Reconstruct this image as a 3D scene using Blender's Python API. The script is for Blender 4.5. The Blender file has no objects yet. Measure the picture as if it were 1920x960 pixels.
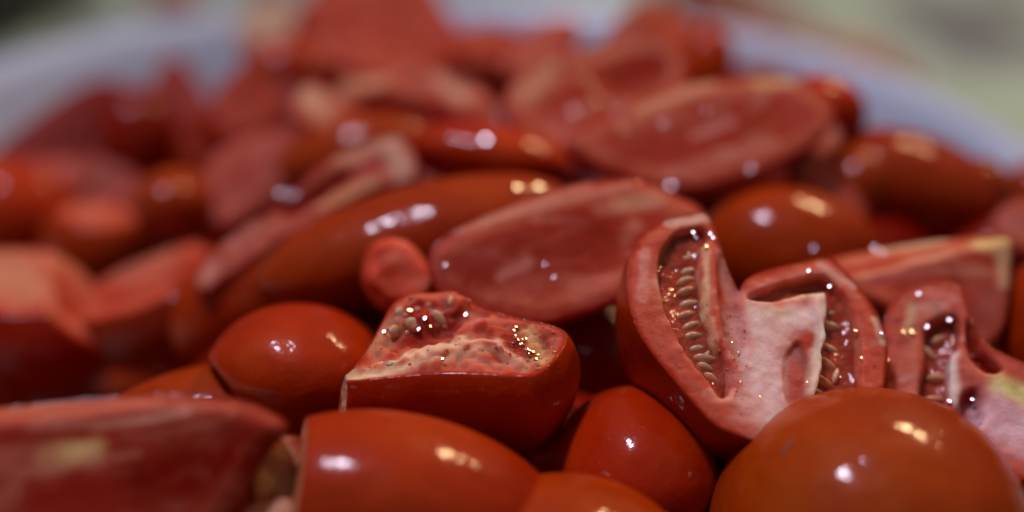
import bpy, math, random
import numpy as np
from mathutils import Matrix, Vector

# ------------------------------------------------------------------ camera, world, lamps, exposure
CM = 0.01                                   # everything below is thought out in centimetres
FPX = 2666.7                                # focal length in photograph pixels (50 mm on 36 mm, 1920 px wide)
PITCH = math.radians(28)
CAM = np.array([0.0, 0.0, 24.0])            # camera 24 cm above the table
RIGHT = np.array([1.0, 0, 0])
UP = np.array([0, math.sin(PITCH), math.cos(PITCH)])
BACK = np.array([0, -math.cos(PITCH), math.sin(PITCH)])
RM = np.stack([RIGHT, UP, BACK], 1)         # camera frame (right, up, toward viewer) -> world

sc = bpy.context.scene
col = sc.collection
cam_d = bpy.data.cameras.new('camera')
cam_d.lens = 50; cam_d.sensor_width = 36
cam_d.clip_start = 0.01; cam_d.clip_end = 50
cam_d.dof.use_dof = True
cam_d.dof.focus_distance = 22.6 * CM
cam_d.dof.aperture_fstop = 3.3
cam = bpy.data.objects.new('camera', cam_d)
cam.location = CAM * CM
cam.rotation_euler = (math.pi / 2 - PITCH, 0, 0)
col.objects.link(cam)
sc.camera = cam

world = bpy.data.worlds.new('World'); sc.world = world
world.use_nodes = True
nt = world.node_tree
bg = nt.nodes['Background']
# the dim room: dark towards the floor, softly brighter towards a pale ceiling
tc = nt.nodes.new('ShaderNodeTexCoord'); sx = nt.nodes.new('ShaderNodeSeparateXYZ')
mr = nt.nodes.new('ShaderNodeMapRange'); mr.interpolation_type = 'SMOOTHSTEP'
mr.inputs['From Min'].default_value = -0.25; mr.inputs['From Max'].default_value = 1.0
cr = nt.nodes.new('ShaderNodeValToRGB')
cr.color_ramp.elements[0].color = (0.02, 0.018, 0.018, 1); cr.color_ramp.elements[1].color = (0.95, 0.92, 1.0, 1)
nt.links.new(tc.outputs['Generated'], sx.inputs[0]); nt.links.new(sx.outputs['Z'], mr.inputs['Value'])
nt.links.new(mr.outputs['Result'], cr.inputs[0]); nt.links.new(cr.outputs['Color'], bg.inputs[0])
bg.inputs[1].default_value = 0.14

def lamp(name, direction, dist, size, power, color, target=(0, 27, 11)):
    d = np.array(direction, float); d /= np.linalg.norm(d)
    p = np.array(target) + d * dist
    L = bpy.data.lights.new(name, 'AREA')
    L.shape = 'DISK'; L.size = size * CM; L.energy = power; L.color = color
    o = bpy.data.objects.new(name, L)
    o.location = p * CM
    o.rotation_euler = Vector(d).to_track_quat('Z', 'Y').to_euler()
    col.objects.link(o)
    return o
LAMPS = {'violet': lamp('cool_spot_lamp', (-0.26, 0.04, 0.95), 150, 22, 14.0, (0.88, 0.81, 1.0)),
         'gold': lamp('warm_lamp', (0.38, 0.62, 0.66), 170, 14, 7.0, (1.0, 0.66, 0.33)),
         'amber': lamp('warm_lamp', (0.53, 0.56, 0.66), 170, 14, 5.0, (1.0, 0.66, 0.33))}

sc.view_settings.view_transform = 'Standard'
sc.view_settings.look = 'None'
sc.view_settings.exposure = 0.0
sc.view_settings.gamma = 1.0
sc.view_settings.use_curve_mapping = False
sc.render.engine = 'CYCLES'
sc.cycles.use_denoising = True
sc.cycles.max_bounces = 8
sc.cycles.sample_clamp_indirect = 4.0

random.seed(4)
rng = np.random.default_rng(11)

# ------------------------------------------------------------------ geometry helpers
def ray(px, py):
    return np.array([(px - 960) / FPX, (480 - py) / FPX, -1.0])     # camera frame, unit depth
def at(px, py, d):
    return ray(px, py) * d
def to_world(p):
    return p @ RM.T + CAM
def unit(v):
    v = np.array(v, float); return v / np.linalg.norm(v)

_perm = rng.random((32, 32, 32)).astype(np.float32)
def vnoise(p, scale, seed=0.0):
    q = p / scale + 57.3 * (seed + 1) * np.array([.71, .33, .53])
    i = np.floor(q).astype(np.int64); f = q - i
    f = f * f * (3 - 2 * f)
    i0 = i & 31; i1 = (i + 1) & 31
    def g(a, b, c): return _perm[a, b, c]
    x0, y0, z0 = i0[:, 0], i0[:, 1], i0[:, 2]; x1, y1, z1 = i1[:, 0], i1[:, 1], i1[:, 2]
    fx, fy, fz = f[:, 0], f[:, 1], f[:, 2]
    a = g(x0, y0, z0) * (1 - fx) + g(x1, y0, z0) * fx
    b = g(x0, y1, z0) * (1 - fx) + g(x1, y1, z0) * fx
    c = g(x0, y0, z1) * (1 - fx) + g(x1, y0, z1) * fx
    d = g(x0, y1, z1) * (1 - fx) + g(x1, y1, z1) * fx
    return (a * (1 - fy) + b * fy) * (1 - fz) + (c * (1 - fy) + d * fy) * fz   # 0..1

def smooth(a, b, x):
    t = np.clip((x - a) / (b - a), 0, 1); return t * t * (3 - 2 * t)

def spline(poly, k=5):
    P = np.array(poly, float); n = len(P); out = []
    for i in range(n):
        p0, p1, p2, p3 = P[i - 1], P[i], P[(i + 1) % n], P[(i + 2) % n]
        for t in np.arange(k) / k:
            out.append(0.5 * (2 * p1 + (p2 - p0) * t + (2 * p0 - 5 * p1 + 4 * p2 - p3) * t * t + (3 * p1 - p0 - 3 * p2 + p3) * t ** 3))
    return np.array(out)

def poly_sd(P, X, Y):
    d = np.full(X.shape, 1e9); s = np.zeros(X.shape, bool)
    n = len(P)
    for i in range(n):
        ax, ay = P[i]; bx, by = P[(i + 1) % n]
        ex, ey = bx - ax, by - ay
        wx, wy = X - ax, Y - ay
        t = np.clip((wx * ex + wy * ey) / (ex * ex + ey * ey + 1e-12), 0, 1)
        d = np.minimum(d, (wx - ex * t) ** 2 + (wy - ey * t) ** 2)
        c = ((ay <= Y) != (by <= Y)) & (X < ax + (Y - ay) * ex / (ey if abs(ey) > 1e-9 else 1e-9))
        s ^= c
    d = np.sqrt(d)
    return np.where(s, -d, d)

def surface_nets(f, org, h):
    f = f.astype(np.float32)
    s = f < 0
    nx, ny, nz = f.shape
    cs = np.zeros((nx - 1, ny - 1, nz - 1), np.int8)
    for a in (0, 1):
        for b in (0, 1):
            for c in (0, 1):
                cs += s[a:nx - 1 + a, b:ny - 1 + b, c:nz - 1 + c]
    act = (cs > 0) & (cs < 8)
    idx = np.full(act.shape, -1, np.int64)
    I, J, K = np.nonzero(act)
    idx[I, J, K] = np.arange(len(I))
    acc = np.zeros((len(I), 3)); cnt = np.zeros(len(I))
    corners = [(a, b, c) for a in (0, 1) for b in (0, 1) for c in (0, 1)]
    for a in corners:
        for ax in range(3):
            if a[ax] == 0:
                b = list(a); b[ax] = 1
                fa = f[I + a[0], J + a[1], K + a[2]]; fb = f[I + b[0], J + b[1], K + b[2]]
                m = (fa < 0) != (fb < 0)
                t = fa[m] / (fa[m] - fb[m])
                pt = np.tile(np.array(a, float), (m.sum(), 1)); pt[:, ax] = t
                acc[m] += pt; cnt[m] += 1
    V = (np.stack([I, J, K], 1) + acc / cnt[:, None]) * h + org
    Fs = []
    for ax in range(3):
        u, w = (ax + 1) % 3, (ax + 2) % 3
        sl0 = [slice(None)] * 3; sl1 = [slice(None)] * 3
        sl0[ax] = slice(0, -1); sl1[ax] = slice(1, None)
        ch = s[tuple(sl0)] != s[tuple(sl1)]
        E = np.stack(np.nonzero(ch), 1)
        E = E[(E[:, u] > 0) & (E[:, w] > 0) & (E[:, u] < f.shape[u] - 1) & (E[:, w] < f.shape[w] - 1)]
        inside = s[E[:, 0], E[:, 1], E[:, 2]]
        def cell(du, dw):
            Q = E.copy(); Q[:, u] -= du; Q[:, w] -= dw
            return idx[Q[:, 0], Q[:, 1], Q[:, 2]]
        q = np.stack([cell(1, 1), cell(0, 1), cell(0, 0), cell(1, 0)], 1)
        q[~inside] = q[~inside][:, ::-1]
        Fs.append(q)
    Fq = np.concatenate(Fs)
    return V, Fq[(Fq >= 0).all(1)]

def vert_normals(V, Fq):
    a, b, c, d = V[Fq[:, 0]], V[Fq[:, 1]], V[Fq[:, 2]], V[Fq[:, 3]]
    fn = np.cross(c - a, d - b)
    N = np.zeros_like(V)
    for k in range(4):
        for ax in range(3):
            N[:, ax] += np.bincount(Fq[:, k], fn[:, ax], len(V))
    return N / (np.linalg.norm(N, axis=1, keepdims=True) + 1e-12)

def mesh_from(name, V, Fq, colr=None):
    me = bpy.data.meshes.new(name)
    me.vertices.add(len(V)); me.vertices.foreach_set('co', np.ascontiguousarray(V * CM, np.float32).ravel())
    k = Fq.shape[1]
    me.loops.add(Fq.size); me.loops.foreach_set('vertex_index', Fq.astype(np.int32).ravel())
    me.polygons.add(len(Fq)); me.polygons.foreach_set('loop_start', np.arange(0, Fq.size, k, dtype=np.int32))
    try: me.polygons.foreach_set('loop_total', np.full(len(Fq), k, np.int32))
    except Exception: pass
    me.update(calc_edges=True)
    me.polygons.foreach_set('use_smooth', np.ones(len(Fq), bool))
    if colr is not None:
        at_ = me.color_attributes.new('Col', 'FLOAT_COLOR', 'POINT')
        at_.data.foreach_set('color', np.concatenate([colr, np.ones((len(colr), 1))], 1).astype(np.float32).ravel())
    me.validate()
    return me

def link(name, me, mat, parent=None, label=None, kind=None):
    o = bpy.data.objects.new(name, me)
    if mat is not None:
        me.materials.clear(); me.materials.append(mat)
    col.objects.link(o)
    if parent is not None: o.parent = parent
    if label: o['label'] = label
    if kind: o['kind'] = kind
    return o

def thing(name, label, cat, pw, group=None):
    o = bpy.data.objects.new(name, None)
    o.empty_display_size = 0.01
    o.location = np.array(pw) * CM
    o['label'] = label; o['category'] = cat
    if group: o['group'] = group
    col.objects.link(o)
    return o

# ------------------------------------------------------------------ materials
def nodes_of(name):
    m = bpy.data.materials.new(name); m.use_nodes = True
    nt = m.node_tree; return m, nt, nt.nodes['Principled BSDF']
def N(nt, t, **kw):
    n = nt.nodes.new(t)
    for k, v in kw.items(): setattr(n, k, v)
    return n
def noise(nt, scale, detail=3, rough=0.5, vec=None):
    n = N(nt, 'ShaderNodeTexNoise'); n.inputs['Scale'].default_value = scale
    n.inputs['Detail'].default_value = detail; n.inputs['Roughness'].default_value = rough
    if vec is not None: nt.links.new(vec, n.inputs['Vector'])
    return n
def ramp(nt, src, stops):
    r = N(nt, 'ShaderNodeValToRGB')
    while len(r.color_ramp.elements) < len(stops): r.color_ramp.elements.new(0.5)
    for e, (p, c) in zip(r.color_ramp.elements, stops):
        e.position = p; e.color = (*c, 1) if len(c) == 3 else c
    nt.links.new(src, r.inputs[0]); return r
def mrange(nt, src, a, b):
    r = N(nt, 'ShaderNodeMapRange'); r.inputs[3].default_value = a; r.inputs[4].default_value = b
    nt.links.new(src, r.inputs[0]); return r

def skin_material():
    m, nt, p = nodes_of('tomato_skin'); L = nt.links.new
    tc = N(nt, 'ShaderNodeTexCoord'); oi = N(nt, 'ShaderNodeObjectInfo')
    off = N(nt, 'ShaderNodeVectorMath', operation='ADD'); L(tc.outputs['Object'], off.inputs[0]); L(oi.outputs['Random'], off.inputs[1])
    n1 = noise(nt, 55, 3, 0.55, off.outputs[0])
    r1 = ramp(nt, n1.outputs['Fac'], [(0.30, (0.36, 0.011, 0.0008)), (0.55, (0.44, 0.022, 0.001)), (0.75, (0.50, 0.042, 0.002))])
    # tiny pale lenticels
    vo = N(nt, 'ShaderNodeTexVoronoi'); vo.inputs['Scale'].default_value = 420; L(off.outputs[0], vo.inputs['Vector'])
    sp = ramp(nt, vo.outputs['Distance'], [(0.0, (0.6, 0.6, 0.6)), (0.15, (0, 0, 0))])
    mx = N(nt, 'ShaderNodeMix', data_type='RGBA'); L(sp.outputs[0], mx.inputs[0]); L(r1.outputs[0], mx.inputs[6]); mx.inputs[7].default_value = (0.52, 0.09, 0.015, 1)
    hs = N(nt, 'ShaderNodeHueSaturation'); L(mx.outputs[2], hs.inputs['Color'])
    hr = mrange(nt, oi.outputs['Random'], 0.499, 0.510); L(hr.outputs[0], hs.inputs['Hue'])
    vr = mrange(nt, oi.outputs['Random'], 1.05, 0.78); L(vr.outputs[0], hs.inputs['Value'])
    tn = N(nt, 'ShaderNodeMix', data_type='RGBA', blend_type='MULTIPLY'); tn.inputs[0].default_value = 1
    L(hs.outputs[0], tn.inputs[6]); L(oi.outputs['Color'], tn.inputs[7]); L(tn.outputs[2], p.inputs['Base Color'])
    n2 = noise(nt, 160, 4, 0.6, off.outputs[0])
    rr = mrange(nt, n2.outputs['Fac'], 0.34, 0.46); L(rr.outputs[0], p.inputs['Roughness'])
    p.inputs['Specular IOR Level'].default_value = 0.05
    p.inputs['Coat Weight'].default_value = 0.5; p.inputs['Coat Roughness'].default_value = 0.10
    p.inputs['Subsurface Weight'].default_value = 0.0
    n3 = noise(nt, 240, 3, 0.6, off.outputs[0])
    n4 = noise(nt, 60, 2, 0.5, off.outputs[0])
    ad = N(nt, 'ShaderNodeMath', operation='ADD'); L(n3.outputs['Fac'], ad.inputs[0])
    ml = N(nt, 'ShaderNodeMath', operation='MULTIPLY'); L(n4.outputs['Fac'], ml.inputs[0]); ml.inputs[1].default_value = 4.0; L(ml.outputs[0], ad.inputs[1])
    b = N(nt, 'ShaderNodeBump'); b.inputs['Strength'].default_value = 0.6; b.inputs['Distance'].default_value = 0.00045
    L(ad.outputs[0], b.inputs['Height']); L(b.outputs[0], p.inputs['Normal']); L(b.outputs[0], p.inputs['Coat Normal'])
    return m
def flesh_material(name='tomato_flesh', sss=0.8, bump=0.55, rlo=0.22, rhi=0.45):
    m, nt, p = nodes_of(name); L = nt.links.new
    tc = N(nt, 'ShaderNodeTexCoord')
    at_ = N(nt, 'ShaderNodeAttribute', attribute_name='Col')
    n1 = noise(nt, 380, 4, 0.6, tc.outputs['Object'])
    vr = mrange(nt, n1.outputs['Fac'], 0.85, 1.15)
    mx = N(nt, 'ShaderNodeMix', data_type='RGBA', blend_type='MULTIPLY'); mx.inputs[0].default_value = 1
    L(at_.outputs['Color'], mx.inputs[6]); L(vr.outputs[0], mx.inputs[7])
    L(mx.outputs[2], p.inputs['Base Color'])
    p.inputs['Subsurface Weight'].default_value = sss
    p.inputs['Specular IOR Level'].default_value = 0.02
    p.inputs['Coat Weight'].default_value = 0.08; p.inputs['Coat Roughness'].default_value = 0.10
    p.inputs['Subsurface Radius'].default_value = (1.0, 0.22, 0.14)
    p.inputs['Subsurface Scale'].default_value = 0.003
    n2 = noise(nt, 300, 3, 0.6, tc.outputs['Object'])
    rr = mrange(nt, n2.outputs['Fac'], rlo, rhi); L(rr.outputs[0], p.inputs['Roughness'])
    n3 = noise(nt, 900, 4, 0.65, tc.outputs['Object'])
    b = N(nt, 'ShaderNodeBump'); b.inputs['Strength'].default_value = bump; b.inputs['Distance'].default_value = 0.0005
    L(n3.outputs['Fac'], b.inputs['Height']); L(b.outputs[0], p.inputs['Normal']); L(b.outputs[0], p.inputs['Coat Normal'])
    return m
def gel_material():
    m, nt, p = nodes_of('seed_gel'); L = nt.links.new
    tc = N(nt, 'ShaderNodeTexCoord')
    n1 = noise(nt, 260, 3, 0.6, tc.outputs['Object'])
    r1 = ramp(nt, n1.outputs['Fac'], [(0.3, (0.30, 0.026, 0.010)), (0.7, (0.46, 0.085, 0.040))])
    L(r1.outputs[0], p.inputs['Base Color'])
    p.inputs['Roughness'].default_value = 0.06
    p.inputs['Specular IOR Level'].default_value = 0.5
    p.inputs['Subsurface Weight'].default_value = 0.3
    p.inputs['Subsurface Radius'].default_value = (1.0, 0.2, 0.1); p.inputs['Subsurface Scale'].default_value = 0.002
    n3 = noise(nt, 420, 2, 0.5, tc.outputs['Object'])
    b = N(nt, 'ShaderNodeBump'); b.inputs['Strength'].default_value = 0.8; b.inputs['Distance'].default_value = 0.0014
    L(n3.outputs['Fac'], b.inputs['Height']); L(b.outputs[0], p.inputs['Normal'])
    return m
def seed_material():
    m, nt, p = nodes_of('tomato_seed'); L = nt.links.new
    tc = N(nt, 'ShaderNodeTexCoord'); oi = N(nt, 'ShaderNodeObjectInfo')
    r1 = ramp(nt, oi.outputs['Random'], [(0.0, (0.58, 0.30, 0.16)), (0.5, (0.66, 0.46, 0.26)), (1.0, (0.60, 0.26, 0.14))])
    L(r1.outputs[0], p.inputs['Base Color'])
    p.inputs['Roughness'].default_value = 0.22
    p.inputs['Subsurface Weight'].default_value = 0.5; p.inputs['Subsurface Radius'].default_value = (1, .4, .2); p.inputs['Subsurface Scale'].default_value = 0.001
    return m
def drop_material():
    m, nt, p = nodes_of('juice_drop')
    p.inputs['Base Color'].default_value = (0.95, 0.72, 0.62, 1)
    p.inputs['Transmission Weight'].default_value = 1.0
    p.inputs['IOR'].default_value = 1.34; p.inputs['Roughness'].default_value = 0.06
    return m
M_SKIN = skin_material()
M_FLESH = flesh_material()
M_GEL = gel_material()
M_SEED = seed_material()
M_DROP = drop_material()
def film_material():
    m, nt, p = nodes_of('juice_glint')
    p.inputs['Base Color'].default_value = (0.42, 0.06, 0.03, 1); p.inputs['Roughness'].default_value = 0.05
    p.inputs['Specular IOR Level'].default_value = 0.6
    return m
M_FILM = film_material()
M_BEAD = film_material(); M_BEAD.name = 'juice_bead'
M_BEAD.node_tree.nodes['Principled BSDF'].inputs['Base Color'].default_value = (0.56, 0.17, 0.12, 1)

# ------------------------------------------------------------------ the setting: table, bowl
def grid_plane(x0, x1, y0, y1, z):
    return np.array([[x0, y0, z], [x1, y0, z], [x1, y1, z], [x0, y1, z]], float), np.array([[0, 1, 2, 3]])
def table_material():
    m, nt, p = nodes_of('table_top'); L = nt.links.new
    tc = N(nt, 'ShaderNodeTexCoord')
    mp = N(nt, 'ShaderNodeMapping'); L(tc.outputs['Object'], mp.inputs[0]); mp.inputs['Scale'].default_value = (1, 0.6, 1)
    n1 = noise(nt, 13, 3, 0.5, mp.outputs[0])
    r1 = ramp(nt, n1.outputs['Fac'], [(0.44, (0.13, 0.15, 0.16)), (0.5, (0.26, 0.33, 0.30)), (0.56, (0.36, 0.47, 0.37))])
    L(r1.outputs[0], p.inputs['Base Color']); p.inputs['Roughness'].default_value = 0.55
    n3 = noise(nt, 120, 3, 0.6, tc.outputs['Object'])
    b = N(nt, 'ShaderNodeBump'); b.inputs['Strength'].default_value = 0.2; b.inputs['Distance'].default_value = 0.001
    L(n3.outputs['Fac'], b.inputs['Height']); L(b.outputs[0], p.inputs['Normal'])
    return m
V, Fq = grid_plane(-120, 120, -40, 220, 0.0)
link('table', mesh_from('table', V, Fq), table_material(), kind='structure')

BX, BY = -2.5, 28.4
def bowl_material():
    m, nt, p = nodes_of('white_glaze'); L = nt.links.new
    tc = N(nt, 'ShaderNodeTexCoord')
    n1 = noise(nt, 30, 3, 0.5, tc.outputs['Object'])
    r1 = ramp(nt, n1.outputs['Fac'], [(0.3, (0.45, 0.52, 0.64)), (0.7, (0.50, 0.57, 0.69))])
    L(r1.outputs[0], p.inputs['Base Color']); p.inputs['Roughness'].default_value = 0.28
    return m
prof = [(0, .9), (5, .9), (8.4, 1.3), (11.0, 2.9), (13.2, 5.4), (14.7, 8.0), (15.35, 9.4), (15.7, 9.9), (16.05, 10.05), (16.4, 9.95), (16.5, 9.7), (16.35, 9.45),
        (15.75, 9.0), (15.1, 7.6), (13.6, 4.9), (11.4, 2.3), (8.8, .8), (8.6, 0.02), (7.9, 0.02), (7.7, .5), (0, .5)]
def lathe(prof, n=96):
    P = np.array(prof, float); k = len(P)
    th = np.arange(n) * 2 * math.pi / n
    V = np.stack([np.outer(np.cos(th), P[:, 0]), np.outer(np.sin(th), P[:, 0]), np.tile(P[:, 1], (n, 1))], 2).reshape(-1, 3)
    Fq = []
    for i in range(n):
        for j in range(k - 1):
            a, b = i * k + j, ((i + 1) % n) * k + j
            Fq.append((a, a + 1, b + 1, b)[::-1])
    return V, np.array(Fq)
bowl = thing('serving_bowl', 'wide white bowl whose pale rim curves behind the heap of tomatoes', 'bowl', (BX, BY, 0))
V, Fq = lathe([(r_ * 15.75 / 16.4, z_) for r_, z_ in prof])
link('bowl_body', mesh_from('bowl_body', V, Fq), bowl_material(), bowl)

def added_juice_material():  # unseen pool, added to block white bounce off the bowl floor
    m, nt, p = nodes_of('added_juice')
    tc = N(nt, 'ShaderNodeTexCoord'); n1 = noise(nt, 40, 3, .5, tc.outputs['Object'])
    r1 = ramp(nt, n1.outputs['Fac'], [(.3, (.16, .012, .004)), (.7, (.26, .03, .010))]); nt.links.new(r1.outputs[0], p.inputs['Base Color'])
    p.inputs['Roughness'].default_value = .45; p.inputs['Specular IOR Level'].default_value = .2
    return m
th = np.arange(64) * 2 * math.pi / 64
jr = 13.0
V = np.concatenate([np.stack([np.cos(th) * jr * k, np.sin(th) * jr * k, np.full(64, z_)], 1) for k, z_ in ((.02, 5.9), (.5, 5.9), (.965, 5.9), (.60, 1.6), (.02, 1.4))])
Fq = np.array([(r_ * 64 + i, r_ * 64 + (i + 1) % 64, (r_ + 1) * 64 + (i + 1) % 64, (r_ + 1) * 64 + i)[::-1] for r_ in range(4) for i in range(64)])
jo = link('added_juice', mesh_from('added_juice', V, Fq), added_juice_material(), kind='stuff', label='dark red juice added under the cut tomatoes to block white bounce from the bowl')
jo['category'] = 'juice'; jo.location = (BX * CM, BY * CM, 0)

# ------------------------------------------------------------------ tomato pieces
RED = np.array([0.46, 0.034, 0.012]); PINK = np.array([0.52, 0.090, 0.052]); PALE = np.array([0.58, 0.19, 0.11])
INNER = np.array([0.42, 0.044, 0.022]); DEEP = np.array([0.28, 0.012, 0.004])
CREAM = np.array([0.74, 0.50, 0.26]); GREENISH = np.array([0.70, 0.66, 0.22]); WHITISH = np.array([0.88, 0.68, 0.64])

def flesh_color(P, dsk, wall, seed, pit=None):
    n1 = vnoise(P, 0.5, seed); n2 = vnoise(P, 0.16, seed + 3); n3 = vnoise(P, 0.9, seed + 5)
    d = dsk + (n2 - .5) * 0.08
    st = vnoise(P * np.array([.28, 1.0, 1.0]), 0.16, seed + 7)
    c = np.tile(RED, (len(P), 1))
    def mixin(c, t, k): return c * (1 - k[:, None]) + t * k[:, None]
    c = mixin(c, PINK, smooth(0.02, 0.10, d))
    c = mixin(c, PALE, 0.5 * smooth(wall - .22, wall, d) * (1 - smooth(wall, wall + .2, d)))
    c = mixin(c, INNER, smooth(wall + .05, wall + .25, d) * (0.55 + 0.45 * n3))
    c = mixin(c, PALE, 0.4 * smooth(.55, .8, n1) * smooth(wall, wall + .3, d))
    c = mixin(c, np.array([0.66, 0.30, 0.22]), 0.55 * smooth(.56, .85, st) * smooth(.1, .35, d))
    c = mixin(c, np.array([0.36, 0.020, 0.008]), 0.5 * smooth(.45, .15, st) * smooth(.2, .45, d))
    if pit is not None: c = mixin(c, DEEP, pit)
    return c * (0.93 + 0.14 * n2)[:, None]

class Piece:
    """A closed solid max(outer, others) in a local frame, meshed into flesh and a skin shell over its outer side."""
    tint = (1, 1, 1)
    def __init__(s, name, label, origin, frame, cat='tomato', group='cut tomato pieces heaped in the bowl'):
        s.o, s.M = np.array(origin, float), np.array(frame, float)       # camera frame
        s.seed = rng.random() * 40
        s.root = thing(name, label, cat, to_world(s.o), group)
    def fl(s, F):                  # keep faces outward in a mirrored frame
        return F[:, ::-1] if np.linalg.det(s.M) < 0 else F
    def local_to_off(s, P):        # local -> world offset from the thing's origin
        return (P @ s.M.T) @ RM.T
    def mesh(s, ev, grids, h, rough=0.02, colour=None, skin=True, fine=0.0):
        org = np.array([g[0] for g in grids]); h0 = h
        f = s.total_grid(grids)
        V, Fq = surface_nets(f, org, h)
        def grad(fn, P, e):
            g = np.zeros_like(P)
            for k in range(3):
                d = np.zeros(3); d[k] = e
                g[:, k] = (fn(P + d) - fn(P - d)) / (2 * e)
            return g
        def project(fn, P, it=2):
            for _ in range(it):
                v = fn(P); g = grad(fn, P, h0 * .25); gg = (g * g).sum(1) + 1e-6
                st = (v / gg)[:, None] * g
                ln = np.linalg.norm(st, axis=1, keepdims=True)
                P = P - st * np.minimum(1, 0.6 * h0 / (ln + 1e-9))
            return P
        tot = lambda P: np.maximum(*ev(P))
        V = project(tot, V)
        fc = V[Fq].mean(1)
        o_, c_ = ev(fc)
        isk = o_ > c_
        vs = np.zeros(len(V), bool); vc = np.zeros(len(V), bool)
        vs[Fq[isk].ravel()] = True; vc[Fq[~isk].ravel()] = True
        b = vs & vc
        if b.any():
            B = V[b]
            for _ in range(4):
                B = project(lambda P: ev(P)[0], B, 1); B = project(lambda P: ev(P)[1], B, 1)
            V[b] = B
        Nn = vert_normals(V, Fq)
        oV, cV = ev(V)
        if rough or fine:
            k = smooth(0.02, 0.16, -oV)
            nz = (vnoise(V, 0.34, s.seed + 9) - .5) * 2 * rough + (vnoise(V, 0.11, s.seed + 12) - .5) * (rough * .7 + fine)
            Vd = V + Nn * (k * nz)[:, None]
        else: Vd = V
        colr = colour(V, -oV)
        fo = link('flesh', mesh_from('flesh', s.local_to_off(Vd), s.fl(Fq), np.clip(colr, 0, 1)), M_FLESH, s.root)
        if skin and isk.any():
            sf = Fq[isk]
            used, inv = np.unique(sf, return_inverse=True); sf = inv.reshape(sf.shape)
            SV = V[used] + Nn[used] * 0.014
            # rim strip that turns the skin's edge back into the flesh
            E = np.concatenate([sf[:, [k, (k + 1) % 4]] for k in range(4)])
            key = np.sort(E, 1); kk = key[:, 0] * len(SV) + key[:, 1]
            u, first, cnt = np.unique(kk, return_index=True, return_counts=True)
            be = E[first[cnt == 1]]
            if len(be):
                bv, binv = np.unique(be, return_inverse=True); be2 = binv.reshape(be.shape) + len(SV)
                IV = V[used][bv] - Nn[used][bv] * 0.03
                sf = np.concatenate([sf, np.stack([be[:, 1], be[:, 0], be2[:, 0], be2[:, 1]], 1)])
                SV = np.concatenate([SV, IV])
            so = link('skin', mesh_from('skin', s.local_to_off(SV), s.fl(sf)), M_SKIN, s.root)
            so.color = (*s.tint, 1)             # ripeness tone, plus shade painted into gap and left skins
        s.V, s.Nn, s.cut_v = Vd, Nn, ~vs
        return fo

def rot_frame(axis, second=(0, 0, 1)):
    a = unit(axis); b = np.array(second, float); b = unit(b - a * (a @ b)); c = np.cross(a, b)
    return np.stack([a, b, c], 1)

def ellipsoid(name, label, px, py, d, r, axis=(1, 0, 0), second=(0, 1, 0), cuts=(), h=0.09, lobe=0.02, wall=.5, rough=.02, power=2.0, skin=True, group='cut tomato pieces heaped in the bowl', paint_pale=0.0, paint=(), mult=(1.0, .85, .72), tint=(1, 1, 1)):
    """Plum-tomato body with half radii r along (axis, second, third), sliced by planes (normal in the camera frame, offset)."""
    p = Piece(name, label, at(px, py, d), rot_frame(axis, second), group=group); p.tint = tint
    r = np.array(r, float); ph = p.seed
    planes = [(unit(n) @ p.M, o) for n, o in cuts]
    def outer(P):
        q = P / r
        ang = np.arctan2(q[..., 2], q[..., 1])
        s = 1 + lobe * np.cos(3 * ang + ph) + lobe * .7 * np.cos(2 * q[..., 0] + ph * 2) + lobe * .5 * np.sin(1.7 * q[..., 1] - ph)
        q = q / s[..., None]
        k0 = np.sqrt((q * q).sum(-1)) + 1e-9; k1 = np.sqrt(((q / r) ** 2).sum(-1)) + 1e-9
        return k0 * (k0 - 1) / k1
    def cut(P):
        c = np.full(P.shape[:-1], -9.0)
        for n, o in planes:
            c = np.maximum(c, P @ n - o + 0.035 * np.sin(P[..., 0] * 2.3 + ph) * np.cos(P[..., 1] * 1.9 - ph))
        return c
    def ev(P): return outer(P), cut(P)
    lim = r * (1 + 3 * lobe) + 2.5 * h
    grids = [np.arange(-l, l + h, h) for l in lim]
    def total_grid(g):
        X = np.stack(np.meshgrid(*g, indexing='ij'), -1)
        return np.maximum(outer(X), cut(X))
    p.total_grid = total_grid
    def colour(V, ds):
        c = flesh_color(V, ds, wall, p.seed)
        if paint:
            C = V @ p.M.T + p.o
            q = np.stack([960 + FPX * C[:, 0] / -C[:, 2], 480 - FPX * C[:, 1] / -C[:, 2]], 1)
            for (x1, y1, x2, y2, rp, cc, s_) in paint:
                a = np.array([x1, y1]); e = np.array([x2 - x1, y2 - y1], float)
                t = np.clip(((q - a) @ e) / (e @ e + 1e-9), 0, 1)
                dd = np.linalg.norm(q - a - t[:, None] * e, axis=1) * (0.75 + 0.5 * vnoise(V, 0.2, p.seed + 2))
                k = s_ * smooth(1.0, 0.15, dd / rp)
                c = c * (1 - k[:, None]) + np.array(cc) * k[:, None]
        if paint_pale: c = c * (1 - paint_pale) + CREAM * paint_pale
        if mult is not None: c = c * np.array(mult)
        return c
    p.mesh(ev, grids, h, rough, colour, skin)
    return p

class Grid2:
    def __init__(s, u, v, A): s.u0, s.v0, s.h, s.A = u[0], v[0], u[1] - u[0], A
    def __call__(s, U, Vv):
        x = np.clip((U - s.u0) / s.h, 0, s.A.shape[0] - 1.001); y = np.clip((Vv - s.v0) / s.h, 0, s.A.shape[1] - 1.001)
        i = x.astype(int); j = y.astype(int); fx = x - i; fy = y - j; A = s.A
        return (A[i, j] * (1 - fx) + A[i + 1, j] * fx) * (1 - fy) + (A[i, j + 1] * (1 - fx) + A[i + 1, j + 1] * fx) * fy

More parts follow.
